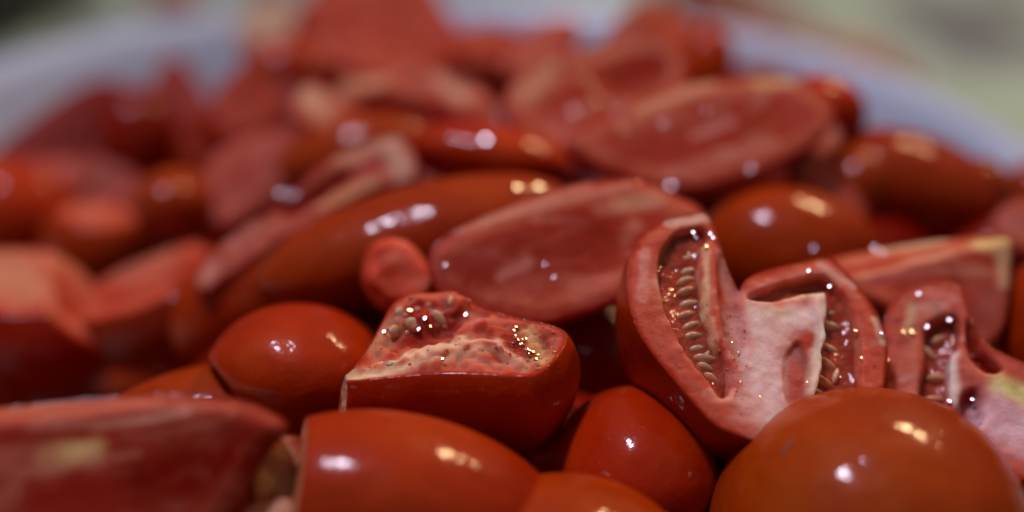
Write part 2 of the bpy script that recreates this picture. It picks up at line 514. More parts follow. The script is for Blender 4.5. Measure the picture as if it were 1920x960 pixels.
def sliced(name, label, poly, ref, n, H, h=0.09, pits=(), planes=(), paint=(), wall=.45, rough=.03, fine=0.0, gel=(), group='cut tomato pieces heaped in the bowl', skin=True, bulge=0.0, mult=(1.0, .92, .80), flare=0.0):
    """A tomato slice: poly is the outline of its cut face (unprojected onto a tilted plane in space), with a rounded skin body of depth H behind it.
    pits: (outline, depth, softness) hollows (negative depth = raised); planes: further knife cuts through a point with a normal; paint: pale veins of the flesh and darker patches, some painted shade."""
    nrm = unit(n); O = at(*ref)
    u_ = unit(np.cross((0, 1, 0), nrm)); v_ = np.cross(nrm, u_)
    p = Piece(name, label, O, np.stack([u_, v_, -nrm], 1), group=group)       # local w = depth behind the cut (left-handed is fine: meshed via det check)
    def plane_uv(px, py):
        r = ray(px, py); t = (O @ nrm) / (r @ nrm); q = r * t - O
        return np.array([q @ u_, q @ v_])
    p.plane_uv = plane_uv
    PU = np.array([plane_uv(*q) for q in spline(poly)])
    lo, hi = PU.min(0) - 3 * h - flare, PU.max(0) + 3 * h + flare
    U = np.arange(lo[0], hi[0] + h, h); Vv = np.arange(lo[1], hi[1] + h, h)
    UU, VV = np.meshgrid(U, Vv, indexing='ij')
    D2 = poly_sd(PU, UU, VV)
    rm = max(0.2, -D2.min())
    wc = np.zeros_like(D2); pitw = np.zeros_like(D2)
    wc += bulge * smooth(0.25, 0.0, -D2)
    pit_sd = []
    for (pp, dep, soft) in pits:
        q = poly_sd(np.array([plane_uv(*a) for a in spline(pp)]), UU, VV)
        pit_sd.append(q)
        k = smooth(soft * .5, -soft, q)
        wc += dep * k
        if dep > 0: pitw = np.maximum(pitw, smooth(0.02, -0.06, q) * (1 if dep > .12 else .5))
    wmax = H * 1.03
    gD, gW, gP = Grid2(U, Vv, D2), Grid2(U, Vv, wc), Grid2(U, Vv, pitw)
    pl = [((unit(nn) @ p.M), np.append(plane_uv(*pt), 0)) for pt, nn in planes]
    ph = p.seed
    def outer_(d2, w):
        d2 = d2 - flare * np.sin(math.pi * np.clip(w / (H * .95), 0, 1) ** .8)
        return np.sqrt(np.maximum(0, d2 + rm) ** 2 + (w * rm / H) ** 2) - rm
    def cut_(u, v, w, wcv):
        c = wcv - w
        for nn, pt in pl:
            c = np.maximum(c, (u - pt[0]) * nn[0] + (v - pt[1]) * nn[1] + w * nn[2])
        return c
    def ev(P):
        return outer_(gD(P[:, 0], P[:, 1]), P[:, 2]), cut_(P[:, 0], P[:, 1], P[:, 2], gW(P[:, 0], P[:, 1]))
    wlo = min(0, wc.min()) - 3 * h
    Wg = np.arange(wlo, wmax + 3 * h, h)
    def total_grid(g):
        return np.maximum(outer_(D2[:, :, None], Wg[None, None, :]), cut_(UU[:, :, None], VV[:, :, None], Wg[None, None, :], wc[:, :, None]))
    p.total_grid = total_grid
    segs = []
    for (x1, y1, x2, y2, rp, c, s_) in paint:
        segs.append((plane_uv(x1, y1), plane_uv(x2, y2), rp * ref[2] / FPX, np.array(c, float), s_))
    def colour(V, ds):
        d2v = -gD(V[:, 0], V[:, 1])
        c = flesh_color(V, np.minimum(d2v, ds + 0.0), wall, p.seed, gP(V[:, 0], V[:, 1]))
        for a, b, rr, cc, s_ in segs:
            e = b - a; t = np.clip(((V[:, :2] - a) @ e) / (e @ e + 1e-9), 0, 1)
            dd = np.linalg.norm(V[:, :2] - a - t[:, None] * e, axis=1) * (0.75 + 0.5 * vnoise(V, 0.2, p.seed + 2))
            k = s_ * smooth(1.0, 0.15, dd / rr) * (.8 + .2 * smooth(.3, .6, vnoise(V, 0.13, p.seed + 4)))
            c = c * (1 - k[:, None]) + cc * k[:, None]
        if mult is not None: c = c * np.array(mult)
        return c
    p.mesh(ev, [U, Vv, Wg], h, rough, colour, skin, fine)
    # gel: (outline, level, margin)
    p.gels = []
    for (pp, level) in gel:
        q = poly_sd(np.array([plane_uv(*a) for a in spline(pp)]), UU, VV)
        lv = level + (vnoise(np.stack([UU.ravel(), VV.ravel(), 0 * UU.ravel()], 1), 0.22, p.seed + 1).reshape(UU.shape) - .5) * .12 + 0.04 * smooth(-.25, 0, q) * -1
        f = np.maximum(np.maximum(outer_(D2[:, :, None], Wg[None, None, :]) + .12, lv[:, :, None] - Wg[None, None, :]), q[:, :, None] - 0.05)
        GV, GF = surface_nets(f, np.array([U[0], Vv[0], Wg[0]]), h)
        p.gels.append(link('seed_gel', mesh_from('seed_gel', p.local_to_off(GV), p.fl(GF)), M_GEL, p.root))
    def pt(px, py, w):            # local point over pixel (px, py) of the cut plane, w behind it
        a = plane_uv(px, py); return np.array([a[0], a[1], w])
    p.pt = pt
    return p

_seed_me = None
def seed_mesh():
    global _seed_me
    if _seed_me is None:
        V = []; Fq = []; n, m = 10, 6
        for j in range(m + 1):
            t = math.pi * j / m
            for i in range(n):
                a = 2 * math.pi * i / n
                x = math.cos(t); r = math.sin(t) * (1 - 0.22 * x)
                V.append((0.18 * x, 0.115 * r * math.cos(a), 0.060 * r * math.sin(a)))
        for j in range(m):
            for i in range(n):
                Fq.append((j * n + i, j * n + (i + 1) % n, (j + 1) * n + (i + 1) % n, (j + 1) * n + i))
        _seed_me = mesh_from('seed', np.array(V), np.array(Fq))
        _seed_me.materials.append(M_SEED)
    return _seed_me
def add_seed(piece, px, py, w, ang, size=1.0, tilt=0.0, gel=0):
    a = math.radians(ang); t = math.radians(tilt)
    ex = np.array([math.cos(a) * math.cos(t), math.sin(a) * math.cos(t), math.sin(t)])
    fr = rot_frame(ex, (math.sin(a) * -.3, math.cos(a) * .3, -1))
    Rw = RM @ piece.M @ fr
    if np.linalg.det(Rw) < 0: Rw[:, 2] *= -1
    o = bpy.data.objects.new('seed', seed_mesh())
    off = piece.local_to_off(piece.pt(px, py, w)[None])[0] * CM
    m4 = Matrix(np.block([[Rw * size, off[:, None]], [np.zeros((1, 3)), np.ones((1, 1))]]).tolist())
    col.objects.link(o); o.parent = piece.gels[gel] if piece.gels else piece.root; o.matrix_local = m4
    return o

def droplets(piece, count, px0, px1, py0, py1, rlo, rhi, where=None):
    """Beads of juice sitting on the cut flesh (uncountable: one part)."""
    V, Nn = piece.V, piece.Nn
    C = V @ piece.M.T + piece.o
    px = 960 + FPX * C[:, 0] / -C[:, 2]; py = 480 - FPX * C[:, 1] / -C[:, 2]
    ok = np.nonzero(piece.cut_v & (px > px0) & (px < px1) & (py > py0) & (py < py1))[0]
    if where is not None: ok = ok[where(px[ok], py[ok])]
    if not len(ok): return
    pick = rng.choice(ok, min(count, len(ok)), replace=False)
    n, m = 8, 5
    base = []; bf = []
    for j in range(m + 1):
        t = math.pi * j / m
        for i in range(n):
            a = 2 * math.pi * i / n
            base.append((math.sin(t) * math.cos(a), math.sin(t) * math.sin(a), math.cos(t)))
    for j in range(m):
        for i in range(n): bf.append((j * n + i, j * n + (i + 1) % n, (j + 1) * n + (i + 1) % n, (j + 1) * n + i))
    base = np.array(base); bf = np.array(bf); VV = []; FF = []
    for k, i in enumerate(pick):
        r = rlo + (rhi - rlo) * random.random() ** 2.5
        fr = rot_frame(Nn[i], (0.3, 0.5, 0.8))
        q = base * np.array([r * (0.8 + .6 * random.random()), r * (0.8 + .5 * random.random()), r * .5])
        q = q @ np.stack([fr[:, 1], fr[:, 2], fr[:, 0]], 0)
        VV.append(q + V[i] + Nn[i] * r * .25); FF.append(bf + k * len(base))
    link('juice_droplets', mesh_from('juice_droplets', piece.local_to_off(np.concatenate(VV)), piece.fl(np.concatenate(FF))), M_BEAD, piece.root, kind='stuff')

LAMP_C = {k: (np.array(o.location) / CM - CAM) @ RM for k, o in LAMPS.items()}
def glint_spots(piece, spots):
    """Nearly flat juice discs added as glints, each turned to mirror a lamp to the camera; spots = (px, py, lamp, radius in cm)."""
    C = piece.V @ piece.M.T + piece.o
    px = 960 + FPX * C[:, 0] / -C[:, 2]; py = 480 - FPX * C[:, 1] / -C[:, 2]
    VV = []; FF = []; n = 12
    prof_ = [(0.0, 1.0), (.55, .985), (.9, .955), (1.0, .80), (1.0, -1.6), (0, -2.0)]
    for (x, y, lm, r) in spots:
        dd = np.hypot(px - x, py - y); near = np.nonzero(dd < max(10, dd.min() * 1.3))[0]
        i = near[np.argmax(C[near, 2])]
        P = at(x, y, -C[i, 2])
        hv = unit(unit(-P) + unit(LAMP_C[lm] - P) + np.array([random.uniform(-1, 1), random.uniform(-1, 1), 0]) * .006)
        fr = rot_frame(hv, (.2, .9, .3)); th_ = np.arange(n) * 2 * math.pi / n; a0 = random.uniform(0, 6); el = random.uniform(.7, 1.3)
        k = len(VV) * len(prof_) * n
        ring = []
        for rr, z in prof_:
            ring.append(P + np.outer(np.cos(th_) * rr * r * el, fr[:, 1]) + np.outer(np.sin(th_) * rr * r / el, fr[:, 2]) + hv * z * r * .25)
        VV.append(np.concatenate(ring))
        FF += [(k + b * n + c, k + (b + 1) * n + c, k + (b + 1) * n + (c + 1) % n, k + b * n + (c + 1) % n) for b in range(len(prof_) - 1) for c in range(n)]
    W = (np.concatenate(VV) - piece.o) @ RM.T
    link('juice_glint', mesh_from('juice_glint', W, np.array(FF)), M_FILM, piece.root, kind='stuff')

# ---- nearest: the two opened halves and the tomatoes in front of them
HERO_L = [(1305, 428), (1268, 440), (1243, 478), (1238, 520), (1250, 570), (1270, 622), (1302, 676), (1332, 712), (1352, 742), (1368, 736), (1372, 705), (1362, 668), (1338, 640), (1326, 600), (1318, 550), (1312, 500), (1318, 462), (1330, 445), (1322, 430)]
HERO_R = [(1405, 556), (1440, 540), (1505, 522), (1545, 518), (1578, 545), (1600, 585), (1612, 640), (1612, 700), (1608, 770), (1528, 770), (1536, 720), (1546, 690), (1540, 665), (1551, 640), (1545, 612), (1554, 585), (1550, 556), (1535, 546), (1490, 553), (1440, 564)]
hero = sliced('tomato_half', 'opened tomato half in sharp focus with a seed-filled hollow beside its pale core', 
    [(1322, 398), (1285, 402), (1245, 412), (1205, 440), (1183, 480), (1177, 525), (1183, 575), (1197, 615), (1222, 655), (1262, 705), (1305, 755), (1345, 795), (1390, 815), (1460, 835), (1540, 830), (1610, 800), (1650, 750), (1662, 690), (1664, 640), (1650, 596), (1622, 550), (1590, 512), (1555, 482), (1505, 490), (1440, 505), (1402, 522), (1388, 545), (1374, 520), (1355, 470), (1340, 425)],
    (1400, 640, 22.7), (0.20, 0.52, 0.83), 2.7, h=0.034, wall=.52, rough=.018, fine=.012, bulge=.03, flare=.02, mult=(1.2, 1.28, 1.25),
    pits=[(HERO_L, 0.52, 0.16), (HERO_R, 0.50, 0.10),
          ([(1352, 470), (1385, 560), (1400, 620), (1390, 690), (1362, 640), (1345, 560)], 0.10, 0.12),
          ([(1475, 660), (1500, 640), (1520, 680), (1515, 740), (1480, 760), (1468, 710)], 0.09, 0.08),
          ([(1330, 460), (1345, 470), (1350, 560), (1360, 620), (1345, 640), (1332, 600), (1326, 540)], -0.05, 0.10),
          ([(1545, 548), (1552, 590), (1546, 650), (1540, 700), (1525, 760), (1508, 740), (1525, 690), (1532, 620), (1520, 570)], -0.10, 0.07)],
    paint=[(1446, 588, 1470, 592, 26, GREENISH, .9), (1420, 575, 1400, 590, 30, CREAM, .45), (1425, 600, 1440, 770, 95, (.70, .34, .28), .7), (1428, 600, 1440, 760, 70, WHITISH, .5), (1532, 552, 1543, 620, 26, (0.80, .64, .48), .75), (1540, 620, 1524, 740, 20, (0.80, .64, .48), .7), (1470, 556, 1535, 550, 16, CREAM, .8),
           (1470, 600, 1520, 585, 50, (.74, .42, .36), .7), (1480, 600, 1520, 590, 30, WHITISH, .5), (1324, 455, 1324, 590, 10, CREAM, .6), (1332, 600, 1344, 650, 10, CREAM, .45), (1350, 470, 1375, 560, 16, (.62, .24, .18), .6), (1385, 560, 1400, 640, 20, RED, .5), (1490, 680, 1490, 760, 18, RED, .55),
           (1255, 418, 1320, 408, 18, (0.74, .42, .32), .7), (1210, 470, 1205, 560, 16, (0.70, .32, .26), .5), (1640, 600, 1655, 640, 14, (0.74, .46, .34), .7), (1540, 498, 1600, 535, 14, (0.72, .34, .28), .7)],
    gel=[(HERO_L, 0.24), (HERO_R, 0.26)])
for i, (x, y, a, s_) in enumerate([(1296, 470, 4, .9), (1294, 494, 2, 1.0), (1291, 512, -3, 1.0), (1290, 533, 5, 1.05), (1294, 556, 0, 1.1), (1291, 577, -4, 1.0), (1297, 598, 4, 1.05), (1303, 618, -8, 1.0), (1312, 640, -12, 1.05), (1322, 660, -25, 1.0), (1334, 676, -40, .95), (1338, 650, 30, .9), (1345, 700, -60, .9),
                                   (1272, 600, 60, .8), (1283, 640, 40, .8)]):
    add_seed(hero, x + 9 * (i < 10), y, 0.275 + 0.02 * (i % 3), a + 12 + random.uniform(-6, 6), s_ * random.uniform(.95, 1.3), random.uniform(-14, 18))
for i, (x, y, a, s_) in enumerate([(1568, 600, -8, 1.0), (1566, 642, -20, 1.0), (1562, 672, -35, 1.0), (1556, 704, -30, 1.05), (1544, 728, -25, 1.0), (1572, 575, 10, .8), (1580, 690, 60, .8)]):
    add_seed(hero, x, y, 0.285 + 0.03 * (i % 2), a, s_ * 1.2, 10, gel=1)
droplets(hero, 260, 1190, 1400, 560, 800, .006, .016)
droplets(hero, 50, 1260, 1400, 590, 740, .012, .026)
droplets(hero, 30, 1580, 1650, 540, 740, .010, .024)

R2_L = [(1738, 660), (1735, 625), (1750, 600), (1785, 588), (1800, 610), (1795, 650), (1778, 672), (1776, 720), (1772, 770), (1790, 810), (1735, 770), (1722, 735), (1730, 700)]
right = sliced('tomato_half', 'opened tomato half at the right edge with whitish core behind the big front tomato',
    [(1655, 650), (1662, 590), (1685, 552), (1725, 532), (1765, 526), (1800, 535), (1815, 580), (1845, 640), (1900, 672), (1960, 700), (2010, 760), (2020, 860), (1930, 900), (1820, 870), (1720, 810), (1670, 760), (1655, 700)],
    (1800, 700, 23.5), (-0.15, 0.55, 0.82), 1.9, mult=(1.08, 1.2, 1.25), h=0.045, wall=.5, rough=.03, fine=.01,
    pits=[(R2_L, 0.6, 0.1), ([(1800, 745), (1830, 725), (1845, 760), (1835, 800), (1800, 800)], 0.35, .1), ([(1815, 600), (1840, 650), (1880, 690), (1850, 695), (1815, 660)], .35, .1)],
    paint=[(1880, 725, 1930, 745, 40, GREENISH, .75), (1860, 780, 1960, 830, 80, (0.74, .44, .44), .9), (1785, 660, 1788, 750, 18, (0.76, .56, .46), .95), (1710, 575, 1700, 620, 14, CREAM, .6), (1740, 548, 1790, 560, 20, (0.66, .2, .14), .6)],
    gel=[(R2_L, 0.38)])
for (x, y, a, s_) in [(1742, 645, -40, 1.05), (1762, 694, 0, 1.1), (1756, 735, 8, 1.1), (1758, 760, -10, 1.0), (1765, 620, 30, .9)]:
    add_seed(right, x, y, 0.33, a, s_, 8)
droplets(right, 60, 1650, 1840, 560, 800, .012, .032)

front = ellipsoid('tomato_half', 'largest glossy orange-red tomato dome in the bottom right corner', 1630, 1012, 22.0, (2.46, 2.34, 2.4), (1, 0.05, 0), cuts=[((0, -.95, -.3), 1.5)], h=.05, lobe=.008)
def scar(piece, x, y, ln, wd, ang):
    C = piece.V @ piece.M.T + piece.o
    i = np.argmin(np.hypot(960 + FPX * C[:, 0] / -C[:, 2] - x, 480 - FPX * C[:, 1] / -C[:, 2] - y) + (C[:, 2] < piece.o[2]) * 1e4)
    nn = unit(piece.Nn[i] @ piece.M.T); fr = rot_frame(nn, (math.cos(ang), math.sin(ang), 0)); n = 14
    th_ = np.arange(n) * 2 * math.pi / n; rad = 1 + .25 * np.cos(3 * th_ + 1) + .15 * np.cos(5 * th_)
    V = [C[i] + np.outer(np.cos(th_) * ln * k * rad, fr[:, 1]) + np.outer(np.sin(th_) * wd * k * rad, fr[:, 2]) + nn * z for k, z in ((1.0, .002), (.8, .022), (.05, .026))]
    F_ = np.array([(b * n + c, b * n + (c + 1) % n, (b + 1) * n + (c + 1) % n, (b + 1) * n + c) for b in range(2) for c in range(n)])
    m, nt, p = nodes_of('scar_tissue'); p.inputs['Base Color'].default_value = (.16, .05, .018, 1); p.inputs['Roughness'].default_value = .6
    link('scar', mesh_from('scar', (np.concatenate(V) - piece.o) @ RM.T, F_), m, piece.root, label='small brown scar on the skin')
scar(front, 1474, 842, .17, .035, 1.5)
ellipsoid('tomato_half', 'rounded tomato end with a white glint, tucked under the opened half in focus', 1195, 885, 23.6, (1.42, 1.40, 1.8), (1, 0.1, 0), cuts=[((.2, -.95, -.3), .95)], h=.05, lobe=.008)
ellipsoid('tomato_half', 'tomato dome cropped by the bottom edge, left of the largest front tomato', 1068, 1075, 20.9, (1.85, 1.45, 1.7), (1, -0.12, 0), cuts=[((0, -.95, -.3), .9)], h=.055, lobe=.01)
ellipsoid('tomato_half', 'smooth red tomato half at bottom centre with cream cut edge on its left', 752, 972, 20.9, (2.6, 1.54, 1.6), (.97, -.22, -.1), cuts=[((-.96, 0.20, .17), 1.62), ((0, -.9, -.4), 1.0)], h=.05, lobe=.012, wall=.4, paint_pale=.45)

# ---- left foreground
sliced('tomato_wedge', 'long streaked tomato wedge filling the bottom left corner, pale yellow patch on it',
    [(-160, 770), (0, 757), (150, 744), (300, 737), (430, 743), (500, 765), (540, 798), (505, 840), (470, 900), (420, 970), (300, 1040), (-160, 1060)],
    (250, 850, 20.0), (.12, .26, .95), 1.7, mult=(.85, .68, .6), h=.06, wall=.2, rough=.015, bulge=.12,
    planes=[((150, 778), (-.02, .86, .5))],
    paint=[(90, 862, 170, 838, 44, (0.80, .62, .28), 1.0), (230, 798, 350, 776, 20, (0.78, .44, .34), 1.0), (60, 800, 220, 795, 16, (0.70, .32, .24), .8), (0, 768, 300, 752, 18, (0.62, .22, .15), .7), (-20, 850, 80, 870, 60, (0.58, .17, .13), .7),
           (0, 825, 160, 812, 16, (.42, .03, .008), .9), (330, 830, 480, 800, 40, (.44, .05, .02), .8), (280, 900, 470, 850, 100, (.26, .010, .004), 1.0), (40, 890, 260, 850, 12, (.66, .28, .2), .6), (150, 820, 420, 778, 14, (.44, .03, .012), .8), (60, 925, 200, 925, 46, (.36, .02, .008), .9), (-20, 960, 20, 920, 40, (.6, .22, .16), .6)])  # the dark lower right is shade painted into the flesh
sliced('tomato_wedge', 'cream-fleshed tomato end wedged between the bottom left wedge and bottom centre half',
    [(468, 890), (485, 842), (530, 818), (575, 830), (590, 900), (570, 985), (520, 1010), (478, 970)], (520, 900, 20.9), (.25, .35, .9), 1.2, h=.07, wall=.3, rough=.05,
    paint=[(510, 870, 520, 930, 70, (0.72, .46, .26), .9)])
sliced('tomato_chunk', 'pale sliver of cut tomato at the bottom edge beside the bottom centre half',
    [(440, 975), (470, 945), (520, 930), (548, 940), (560, 985), (500, 1010), (450, 1005)], (500, 975, 20.4), (0, .5, .86), .7, h=.07, wall=.2, paint=[(490, 970, 530, 955, 50, (0.72, .42, .3), .8)])
f7 = sliced('tomato_chunk', 'blocky tomato chunk in the middle with cream membrane and beaded seeds on top',
    [(645, 712), (668, 686), (700, 640), (722, 600), (745, 566), (800, 556), (860, 558), (910, 580), (970, 597), (1035, 612), (1060, 628), (1048, 662), (1005, 700), (955, 702), (905, 700), (865, 698), (800, 700), (720, 707)],
    (850, 640, 22.9), (-.06, .80, .60), 2.4, flare=.26, h=.045, wall=.22, rough=.10, fine=.05, mult=(1.05, .95, .85),
    planes=[((652, 716), (-.93, -.05, .36))],
    pits=[([(715, 630), (745, 590), (830, 580), (870, 600), (850, 630), (790, 650), (730, 655)], .08, .22), ([(930, 620), (980, 612), (1035, 630), (1025, 665), (985, 680), (950, 650)], .08, .2), ([(680, 690), (780, 668), (870, 642), (930, 645), (985, 685), (930, 655), (870, 658), (770, 684)], -.12, .08), ([(735, 605), (755, 565), (810, 556), (865, 560), (880, 585), (825, 612), (765, 618)], -.22, .2)],
    paint=[(700, 650, 740, 610, 40, (.66, .34, .2), .6), (780, 665, 900, 650, 46, (.72, .42, .26), .7), (650, 712, 760, 680, 34, (0.80, .56, .36), 1.0), (760, 680, 870, 645, 34, (0.80, .54, .36), 1.0), (870, 645, 930, 645, 18, (0.74, .42, .28), .8), (930, 648, 985, 684, 16, (0.74, .45, .30), .8), (990, 620, 1015, 675, 26, (0.72, .44, .2), .8), (650, 715, 660, 770, 18, (.7, .4, .26), .8)])
for (x, y, a, s_) in [(758, 590, 30, 1.0), (800, 572, 60, 1.1), (851, 570, 80, 1.3), (778, 612, -10, 1.0), (742, 622, 60, .9), (822, 600, -30, 1.0)]:
    add_seed(f7, x, y, 0.0, a, s_ * 1.1, 40)
droplets(f7, 40, 700, 880, 555, 640, .02, .06)
droplets(f7, 60, 960, 1045, 605, 695, .012, .03)
droplets(f7, 25, 700, 1000, 640, 700, .015, .03)
ellipsoid('tomato_half', 'rounded tomato with pale violet glint left of the blocky seeded chunk', 556, 700, 24.6, (1.55, 1.26, 1.4), (.97, -.12, 0), cuts=[((-.75, -.62, .2), 1.02)], h=.06, lobe=.05, wall=.3)
ellipsoid('tomato_wedge', 'thin red sliver of tomato skin above the bottom left wedge', 350, 812, 24.8, (2.1, 1.1, 1.2), (.93, .30, 0), cuts=[((0, -.9, -.3), .6)], h=.08)

# ---- middle row
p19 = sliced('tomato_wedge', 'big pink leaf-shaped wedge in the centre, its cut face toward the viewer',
    [(808, 470), (830, 445), (880, 415), (950, 385), (1030, 355), (1110, 338), (1180, 333), (1230, 345), (1280, 368), (1318, 390), (1322, 425), (1290, 470), (1240, 510), (1185, 545), (1150, 562), (1090, 584), (1020, 600), (950, 592), (880, 575), (830, 550), (808, 510)],
    (1050, 470, 25.0), (.08, .42, .90), 1.6, h=.06, wall=.32, rough=.010, fine=.0, bulge=.06,
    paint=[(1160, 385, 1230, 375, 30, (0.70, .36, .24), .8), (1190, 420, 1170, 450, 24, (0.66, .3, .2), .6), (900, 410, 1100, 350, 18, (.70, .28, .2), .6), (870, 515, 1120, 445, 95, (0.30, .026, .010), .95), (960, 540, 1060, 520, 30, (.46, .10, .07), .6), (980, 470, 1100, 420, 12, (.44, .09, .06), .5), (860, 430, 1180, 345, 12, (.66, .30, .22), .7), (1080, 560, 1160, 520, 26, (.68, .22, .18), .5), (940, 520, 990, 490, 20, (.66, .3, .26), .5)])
p20 = ellipsoid('tomato_wedge', 'long tomato wedge with orange top and two gold glints behind the central leaf-shaped wedge', 785, 458, 26.9, (3.1, 1.12, 1.25), (.955, .26, -.12), cuts=[((0, -1, -.4), .95)], tint=(.95, .8, .8), h=.065, lobe=.012, wall=.35)
sliced('tomato_chunk', 'small plump pinkish red tomato flap beside the left tip of the central wedge',
    [(672, 510), (682, 455), (718, 430), (762, 434), (800, 468), (824, 512), (818, 562), (775, 582), (720, 578), (688, 548)], (750, 505, 24.9), (.1, .35, .93), .9, h=.07, wall=.9, rough=.05, bulge=.4, mult=(1.1, .8, .6),
    paint=[(760, 450, 790, 520, 40, (.66, .17, .13), .8), (800, 530, 815, 545, 16, (.7, .3, .2), .6), (705, 470, 700, 540, 14, (.66, .1, .06), .5)])
p22 = sliced('tomato_wedge', 'long slanting tomato wedge with a cream tip, left of centre',
    [(362, 528), (378, 492), (425, 452), (480, 412), (520, 388), (560, 350), (600, 310), (660, 280), (720, 257), (756, 262), (784, 312), (762, 338), (700, 352), (640, 386), (560, 432), (480, 482), (420, 522), (385, 545)],
    (570, 400, 28.0), (-.10, .45, .88), 1.4, h=.075, wall=.25, rough=.05, mult=(.88, .75, .7),
    pits=[([(520, 400), (600, 340), (660, 315), (640, 350), (560, 400)], .18, .12)],
    paint=[(735, 275, 755, 320, 34, (0.76, .50, .36), 1.0), (640, 300, 720, 272, 26, (.72, .42, .28), .7), (600, 385, 700, 342, 16, (.74, .46, .22), .9), (430, 455, 480, 420, 22, (.68, .28, .22), .7), (385, 525, 400, 500, 24, (.70, .34, .26), .8)])
ellipsoid('tomato_wedge', 'tomato skin under the long slanting cream-tipped wedge, in shadow', 470, 545, 28.6, (2.1, 1.05, 1.0), (.85, .5, 0), h=.09)
ellipsoid('tomato_wedge', 'pinkish cut wedge end at left, red skin below it, above the dark gap', 315, 585, 29.4, (2.15, 1.6, 1.5), (.93, .32, 0), cuts=[((-.34, .84, .42), .80), ((.6, .75, .25), 1.15)], tint=(.7, .4, .4), mult=(.85, .6, .5), h=.08, wall=.3, rough=.04,  # shade under the upper pieces, painted in by the dark skin tint
    paint=[(230, 510, 310, 480, 40, (.64, .24, .17), .8), (300, 430, 370, 425, 30, (.62, .18, .10), .7)])
ellipsoid('tomato_half', 'dark red tomato body beneath the left pinkish wedge end', 280, 690, 29.6, (1.75, 1.30, 1.3), (1, -.1, 0), h=.09)
ellipsoid('tomato_half', 'deep red tomato at the left edge just above the bottom left wedge', -10, 690, 29.0, (1.15, 1.2, 1.4), (1, 0, 0), h=.09)
ellipsoid('tomato_wedge', 'peach-coloured cut tomato face at the left edge, halfway up', 40, 600, 29.0, (2.3, 1.6, 1.5), (.97, -.15, 0), cuts=[((.05, .86, .50), .92), ((.7, .68, .2), 1.1)], tint=(.7, .4, .4), mult=(.95, .85, .75), h=.08, wall=.3, rough=.04,  # the dark tint paints shade onto the skin below the cut
    paint=[(-20, 510, 40, 525, 70, (.62, .30, .18), .7), (100, 490, 180, 510, 34, (.62, .2, .12), .8)])
ellipsoid('tomato_half', 'curved tomato at left with a pink arched edge over dark red skin', 182, 462, 32.4, (1.25, 1.15, 1.1), (1, -.1, 0), cuts=[((.12, .92, .38), .80)], h=.09, wall=.6, mult=(.9, .9, .8))
ellipsoid('tomato_half', 'orange tomato on the left edge with a round violet highlight', 14, 405, 33.5, (1.55, 1.25, 1.3), (1, .15, 0), h=.09)
ellipsoid('tomato_half', 'small orange tomato tip with a pale pink glint, left of centre', 328, 385, 31.4, (.88, .84, 1.3), (1, 0, 0), h=.08)
sliced('tomato_wedge', 'blurred red-pink cut face between the orange tip and the long slanting wedge',
    [(365, 410), (380, 320), (440, 262), (530, 240), (590, 262), (580, 320), (510, 365), (440, 415)], (470, 330, 31.6), (-.05, .5, .86), 1.2, h=.09, wall=.3, mult=(.8, .6, .5), paint=[(420, 300, 500, 270, 30, (.62, .16, .09), .6)])

# ---- right side
p12 = sliced('tomato_wedge', 'pink wedge with pale yellow edge and square end above the right opened half',
    [(1515, 468), (1590, 446), (1700, 434), (1800, 430), (1890, 446), (1896, 500), (1890, 570), (1878, 620), (1845, 648), (1790, 660), (1720, 625), (1670, 580), (1600, 550), (1540, 520)],
    (1740, 520, 25.6), (.05, .30, .95), 1.3, h=.06, wall=.2, rough=.035,
    planes=[((1740, 487), (-.16, .90, .42))],
    paint=[(1840, 458, 1885, 455, 24, (0.80, .62, .28), 1.0), (1660, 452, 1780, 438, 16, (.76, .48, .30), .9), (1620, 520, 1780, 472, 14, (.72, .36, .22), .8), (1880, 480, 1880, 530, 20, (.76, .52, .30), .8), (1640, 530, 1720, 510, 24, (.64, .16, .14), .7), (1830, 590, 1850, 560, 50, (.46, .10, .09), .6)])
ellipsoid('tomato_half', 'orange tomato with a violet highlight at the right edge beside the square-ended wedge', 2012, 625, 26.2, (1.5, 1.5, 1.5), (1, 0, 0), h=.08)
p14 = ellipsoid('tomato_half', 'orange tomato dome with gold glints behind the opened half in focus', 1478, 474, 28.0, (1.75, 1.30, 1.5), (1, -.1, 0), h=.07, lobe=.012)
ellipsoid('tomato_half', 'shiny orange plum tomato with violet and gold glints near the right rim', 1712, 352, 30.6, (2.0, 1.22, 1.3), (.94, -.33, 0), h=.08, lobe=.04, tint=(.72, 1.25, 1))
sliced('tomato_chunk', 'dull pink tomato scrap between the large back wedge and the orange plum tomato',
    [(1478, 312), (1510, 285), (1560, 300), (1605, 350), (1628, 405), (1590, 432), (1540, 415), (1500, 370)], (1550, 360, 28.6), (.1, .4, .9), .8, h=.09, wall=.2, mult=(.7, .55, .55), paint=[(1510, 310, 1590, 400, 24, (.58, .2, .16), .7)])
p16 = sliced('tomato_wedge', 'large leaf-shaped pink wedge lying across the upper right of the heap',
    [(1055, 264), (1100, 232), (1170, 205), (1220, 180), (1280, 157), (1350, 147), (1430, 142), (1490, 148), (1540, 172), (1566, 205), (1556, 242), (1510, 277), (1440, 312), (1360, 338), (1290, 352), (1220, 346), (1150, 321), (1095, 292)],
    (1310, 250, 28.0), (.03, .42, .91), 1.5, h=.065, wall=.28, rough=.010, fine=.0, bulge=.05,
    paint=[(1200, 205, 1330, 160, 20, (.74, .40, .24), .8), (1420, 155, 1490, 152, 18, (.78, .52, .26), .9), (1430, 180, 1410, 210, 16, (.70, .32, .26), .7), (1180, 290, 1420, 220, 55, (.38, .034, .016), .8), (1300, 255, 1370, 230, 14, (.70, .32, .28), .8), (1250, 325, 1450, 270, 16, (.68, .26, .22), .6), (1480, 180, 1500, 230, 40, (.50, .09, .08), .6)])
